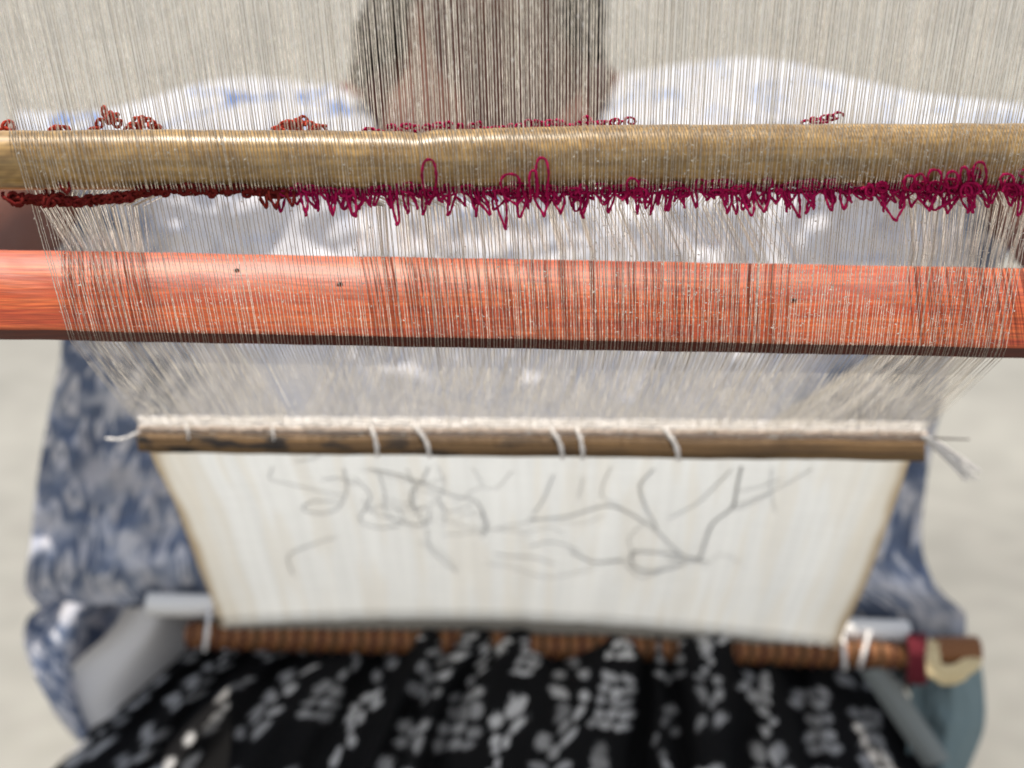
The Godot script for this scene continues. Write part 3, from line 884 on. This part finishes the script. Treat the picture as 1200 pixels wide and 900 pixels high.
	for e in [-1, 1]:
		hs.append([P.call(e * 92, -205, 1.300), P.call(e * 112, -130, 1.300), 0.036, 0.030])
		hs.append([P.call(e * 112, -130, 1.310), P.call(e * 106, -30, 1.305), 0.032, 0.024])
		hs.append([P.call(e * 106, -30, 1.305), P.call(e * 118 - 10, 40 if e < 0 else 20, 1.262), 0.024, 0.016])
		hs.append([P.call(e * 118 - 10, 40 if e < 0 else 20, 1.262), P.call(e * 140 - 14, 92 if e < 0 else 66, 1.222), 0.016, 0.008])
	body_mesh(hr, hs, 0.007, 0.020)
	for k in hr.v.size():
		hr.v[k] += hr.n[k] * 0.0022 * N2.get_noise_2d(hr.v[k].x * 3000.0, hr.v[k].y * 250.0)
	hr.smooth()
	part("hair", hr, M.hair, t)
	# blouse: front and back hang from the shoulder and arm line
	var xl := [[60.0, 14.0], [130.0, 20.0], [250.0, 62.0], [410.0, 72.0], [480.0, 58.0], [560.0, 44.0], [640.0, 36.0], [690.0, 30.0], [720.0, 52.0]]
	var xr := [[60.0, 1200.0], [130.0, 1230.0], [250.0, 1190.0], [410.0, 1122.0], [490.0, 1100.0], [560.0, 1086.0], [640.0, 1080.0], [690.0, 1098.0], [720.0, 1132.0]]
	var topc := [[0.0, 128.0], [60.0, 132.0], [110.0, 130.0], [160.0, 120.0], [220.0, 101.0], [290.0, 91.0], [360.0, 97.0], [415.0, 102.0], [430.0, 122.0], [446.0, 172.0], [500.0, 194.0], [560.0, 199.0], [640.0, 195.0], [694.0, 176.0], [714.0, 110.0], [724.0, 88.0], [740.0, 84.0], [800.0, 75.0], [875.0, 68.0], [940.0, 76.0], [1000.0, 92.0], [1080.0, 110.0], [1240.0, 124.0]]
	var bl := MB.new()
	var front := func(u: float, v: float):
		var x0 := lerpf(20.0, 1230.0, u)
		var y0 := smooth_table(topc, x0)
		var yb := lerpf(704.0, 748.0, u) + 5.0 * N1.get_noise_1d(u * 500.0)
		var y := lerpf(y0, yb, pow(v, 1.15))
		var edge := lerpf(smooth_table(xl, y), smooth_table(xr, y), u)
		var x := lerpf(x0, edge, clampf(v * 3.0, 0, 1))
		var d := sheet_depth(x, y)
		var neck := smoothstep(418.0, 446.0, x0) * (1.0 - smoothstep(700.0, 722.0, x0))
		var ridge := lerpf(1.305, 1.125, smoothstep(230.0, 590.0, absf(x0 - 585.0)))
		var rr := clampf(v / 0.16, 0, 1)
		d = lerpf(lerpf(ridge, d, sqrt(1.0 - (1.0 - rr) * (1.0 - rr))), d, neck)
		var fold := sin(x * 0.045 + 3.0 * N1.get_noise_2d(x * 0.25, y * 0.12) + y * 0.004) * 0.5 + N1.get_noise_2d(x * 0.5, y * 0.12)
		var amt := smoothstep(0.02, 0.5, v)
		d += 0.011 * fold * amt * (0.22 + 0.78 * smoothstep(150.0, 400.0, absf(x - 585.0))) + 0.006 * N1.get_noise_2d(x * 0.5 + 90.0, y * 0.6) + 0.005 * amt * smoothstep(150.0, 420.0, absf(x - 585.0)) * N1.get_noise_2d(x * 1.6 + y * 0.5, y * 0.5 + 300.0)
		# the hem puffs forward and tucks in
		d -= 0.02 * exp(-pow((v - 0.93) / 0.05, 2.0)) * smoothstep(150.0, 400.0, absf(x - 585.0))
		return at(x, y, d)
	sheet(bl, 180, 110, front)
	var rear := func(u: float, v: float):
		var x0 := lerpf(20.0, 1230.0, u)
		var neck := smoothstep(418.0, 446.0, x0) * (1.0 - smoothstep(700.0, 722.0, x0))
		var y0 := lerpf(smooth_table(topc, x0), 84.0, neck)
		var ridge := lerpf(1.305, 1.125, smoothstep(230.0, 590.0, absf(x0 - 585.0)))
		var yb := 748.0
		var y := lerpf(y0, yb, v)
		var edge := lerpf(smooth_table(xl, y), smooth_table(xr, y), u)
		var x := lerpf(x0, edge, clampf(v * 3.0, 0, 1))
		var rr := clampf(v / 0.16, 0, 1)
		var dback := lerpf(1.43, 1.19, smoothstep(150.0, 580.0, absf(x - 585.0))) + 0.00012 * y + 0.012 * N1.get_noise_2d(x * 0.4 + 700.0, y * 0.1)
		return at(x, y, lerpf(ridge, dback, sqrt(1.0 - (1.0 - rr) * (1.0 - rr))))
	sheet(bl, 90, 40, rear)
	bl.smooth()
	part("blouse", bl, M.ikat, t)
	# the loose tail of the blouse that sticks out on one side below the rods
	var tl := MB.new()
	sheet(tl, 24, 24, func(u: float, v: float):
		var y := lerpf(700.0, 868.0, v)
		var xa := smooth_table([[700.0, 62.0], [722.0, 34.0], [750.0, 28.0], [790.0, 40.0], [830.0, 62.0], [868.0, 92.0]], y)
		var x := lerpf(xa, 150.0, u)
		return at(x, y, 1.225 + 0.05 * u - 0.02 * sin(PI * v) * (1.0 - u) + 0.012 * sin(u * 9.0 + v * 3.0)), Vector2(0.16, 0.5), Vector2(0.0, 0.45))
	tl.smooth()
	part("blouse_tail", tl, M.ikat, t)
	# skirt, gathered at the waist and spread over the folded legs
	var sk := MB.new()
	var sl := [[735.0, 225.0], [770.0, 205.0], [800.0, 165.0], [850.0, 112.0], [900.0, 62.0], [1000.0, -20.0], [1150.0, -60.0], [1400.0, -40.0], [2000.0, 0.0]]
	var sr := [[735.0, 1040.0], [770.0, 1048.0], [800.0, 1058.0], [850.0, 1078.0], [900.0, 1098.0], [1000.0, 1150.0], [1150.0, 1200.0], [1400.0, 1200.0], [2000.0, 1200.0]]
	var sd := [[735.0, 1.262], [746.0, 1.210], [757.0, 1.176], [790.0, 1.156], [850.0, 1.120], [900.0, 1.086], [1000.0, 1.020], [1150.0, 0.920], [1400.0, 0.800], [1700.0, 0.700], [2000.0, 0.655], [2300.0, 0.630]]
	sheet(sk, 160, 70, func(u: float, v: float):
		var y := lerpf(735.0, 2350.0, pow(v, 2.2))
		var uu := clampf((u - 0.1) / 0.8, 0.0, 1.0)
		var x := lerpf(smooth_table(sl, y), smooth_table(sr, y), uu)
		var side := absf(uu - 0.5) * 2.0
		var d := smooth_table(sd, y) + 0.11 * pow(side, 2.6)
		var f := smoothstep(0.0, 0.05, v)
		var gather := sin(uu * 72.0 + 6.0 * N1.get_noise_2d(uu * 160.0, v * 40.0)) * (0.016 - 0.006 * v) + 0.028 * N1.get_noise_2d(uu * 130.0, v * 90.0)
		d += gather * f
		y += f * (6.0 * N1.get_noise_2d(uu * 160.0 + 50.0, 3.0) - 17.0 * sin(PI * uu)) * (1.0 - smoothstep(0.1, 0.4, v))
		var p := at(x, y, d)
		if u < 0.1 or u > 0.9:
			var q := (0.1 - u) / 0.1 if u < 0.1 else (u - 0.9) / 0.1
			p += Vector3(-p.x * 0.55 * q, 0, -0.42 * q)
			if v < 0.2: p.y = minf(p.y, 0.30)
		p.y = maxf(p.y, 0.006)
		return p)
	sk.smooth()
	part("skirt", sk, M.skirt, t)
	# belt-like strap round her back, pale on one side and teal on the other
	var st := thing("backstrap", "wide cloth strap hooked to the brown rod, pale grey one side and teal the other", "strap", at(600, 800, 1.30))
	var pl := MB.new()
	sheet(pl, 24, 24, func(u: float, v: float):
		var y := lerpf(712.0, 880.0, v)
		var x := lerpf(smooth_table([[700.0, 150.0], [740.0, 128.0], [780.0, 84.0], [820.0, 58.0], [850.0, 74.0], [880.0, 98.0]], y), lerpf(222.0, 205.0, v), u)
		return at(x, y, 1.205 + 0.025 * v + 0.008 * sin(u * 7.0 + v * 2.0) + 0.045 * u * u))
	pl.smooth()
	var plo := part("strap_panel", pl, M.pale, st)
	plo.set_meta("label", "pale grey side of the strap")
	var te := MB.new()
	sheet(te, 24, 30, func(u: float, v: float):
		var y := lerpf(756.0, 930.0, v)
		var xe := smooth_table([[756.0, 1142.0], [790.0, 1152.0], [850.0, 1154.0], [900.0, 1136.0], [930.0, 1120.0]], y)
		var x := lerpf(lerpf(1070.0, 1060.0, v), xe, u)
		return at(x, y, 1.205 + 0.03 * u * u + 0.010 * sin(u * 6.0 + 1.0) + 0.004 * N1.get_noise_2d(u * 200.0, v * 200.0)))
	te.smooth()
	var teo := part("strap_panel", te, M.teal, st)
	teo.set_meta("label", "teal side of the strap")
	var li := MB.new()
	sheet(li, 10, 20, func(u: float, v: float):
		return at(lerpf(1022.0, 1098.0, v) + lerpf(-14.0, 16.0, u), lerpf(788.0, 900.0, v) - 10.0 * u, 1.180 - 0.006 * sin(PI * u) + 0.012 * v))
	li.smooth()
	var lio := part("strap_fold", li, M.lining, st)
	lio.set_meta("label", "grey folded edge of the strap beside the skirt")
	var bkm := MB.new()
	sheet(bkm, 40, 10, func(u: float, v: float):
		var a := PI * u
		var c := at(590, 800, 1.27)
		return Vector3(c.x - 0.335 * cos(a), lerpf(0.26, 0.15, v), c.z - 0.02 - 0.27 * sin(a)))
	bkm.smooth()
	part("back_panel", bkm, M.teal, st)

func end_bar():
	var t := thing("end_bar", "round dark wooden bar holding the far ends of the warp threads", "loom bar", at(610, -420, 0.572))
	var mb := MB.new()
	tube(mb, PackedVector3Array([at(-320, -420, 0.572), at(-316, -420, 0.572), at(600, -420, 0.572), at(1536, -420, 0.572), at(1540, -420, 0.572)]), PackedFloat32Array([0.009, 0.012, 0.012, 0.012, 0.009]), 20)
	part("bar_shaft", mb, M.dark_wood, t)

func ground():
	var g := MB.new()
	sheet(g, 40, 40, func(u: float, v: float): return Vector3((u - 0.5) * 60.0, 0.0, 20.0 - v * 60.0), Vector2(2, 2))
	g.smooth()
	var o := part("ground", g, M.ground, self)
	o.set_meta("kind", "structure")

func _ready():
	var cam := Camera3D.new()
	cam.name = "camera"
	add_child(cam)
	cam.position = Vector3(0, CAM_H, 0)
	cam.rotation_degrees = Vector3(-PITCH, 0, 0)
	cam.near = 0.02; cam.far = 200.0
	var att := CameraAttributesPhysical.new()
	att.frustum_focal_length = 50.0
	att.frustum_focus_distance = 0.737
	att.exposure_aperture = 50.0 / 12.5
	cam.attributes = att
	cam.fov = 27.0
	cam.current = true
	CF = -cam.basis.z; CU = cam.basis.y
	var we := WorldEnvironment.new()
	we.name = "environment"
	var env := Environment.new()
	env.background_mode = Environment.BG_SKY
	var sm := ProceduralSkyMaterial.new()
	sm.sky_top_color = Color(0.72, 0.76, 0.83); sm.sky_horizon_color = Color(0.92, 0.92, 0.915); sm.sky_curve = 0.22
	sm.ground_bottom_color = Color(0.60, 0.59, 0.56); sm.ground_horizon_color = Color(0.80, 0.82, 0.84)
	sm.energy_multiplier = 0.9
	var sky := Sky.new(); sky.sky_material = sm
	env.sky = sky
	env.tonemap_mode = Environment.TONE_MAPPER_LINEAR
	env.tonemap_exposure = 1.28
	env.sdfgi_enabled = true; env.ssao_enabled = true; env.ssil_enabled = true
	we.environment = env
	add_child(we)
	var sun := DirectionalLight3D.new()
	sun.name = "sun"
	sun.light_energy = 1.3
	sun.light_color = Color(1.0, 0.96, 0.90)
	sun.light_angular_distance = 0.5
	sun.shadow_enabled = true
	add_child(sun)
	sun.look_at_from_position(Vector3(-0.13, 0.98, -0.11), Vector3.ZERO, Vector3.RIGHT)

	R.seed = 7
	N1.seed = 3; N1.frequency = 0.02; N1.noise_type = FastNoiseLite.TYPE_SIMPLEX; N1.fractal_octaves = 3
	N2.seed = 9; N2.frequency = 0.02; N2.noise_type = FastNoiseLite.TYPE_SIMPLEX; N2.fractal_type = FastNoiseLite.FRACTAL_NONE
	materials()
	ground()
	weaver()
	warp_and_cloth()
	batten()
	heddle_rod()
	heddle_yarn()
	thin_stick()
	tangle()
	beams()
	end_bar()
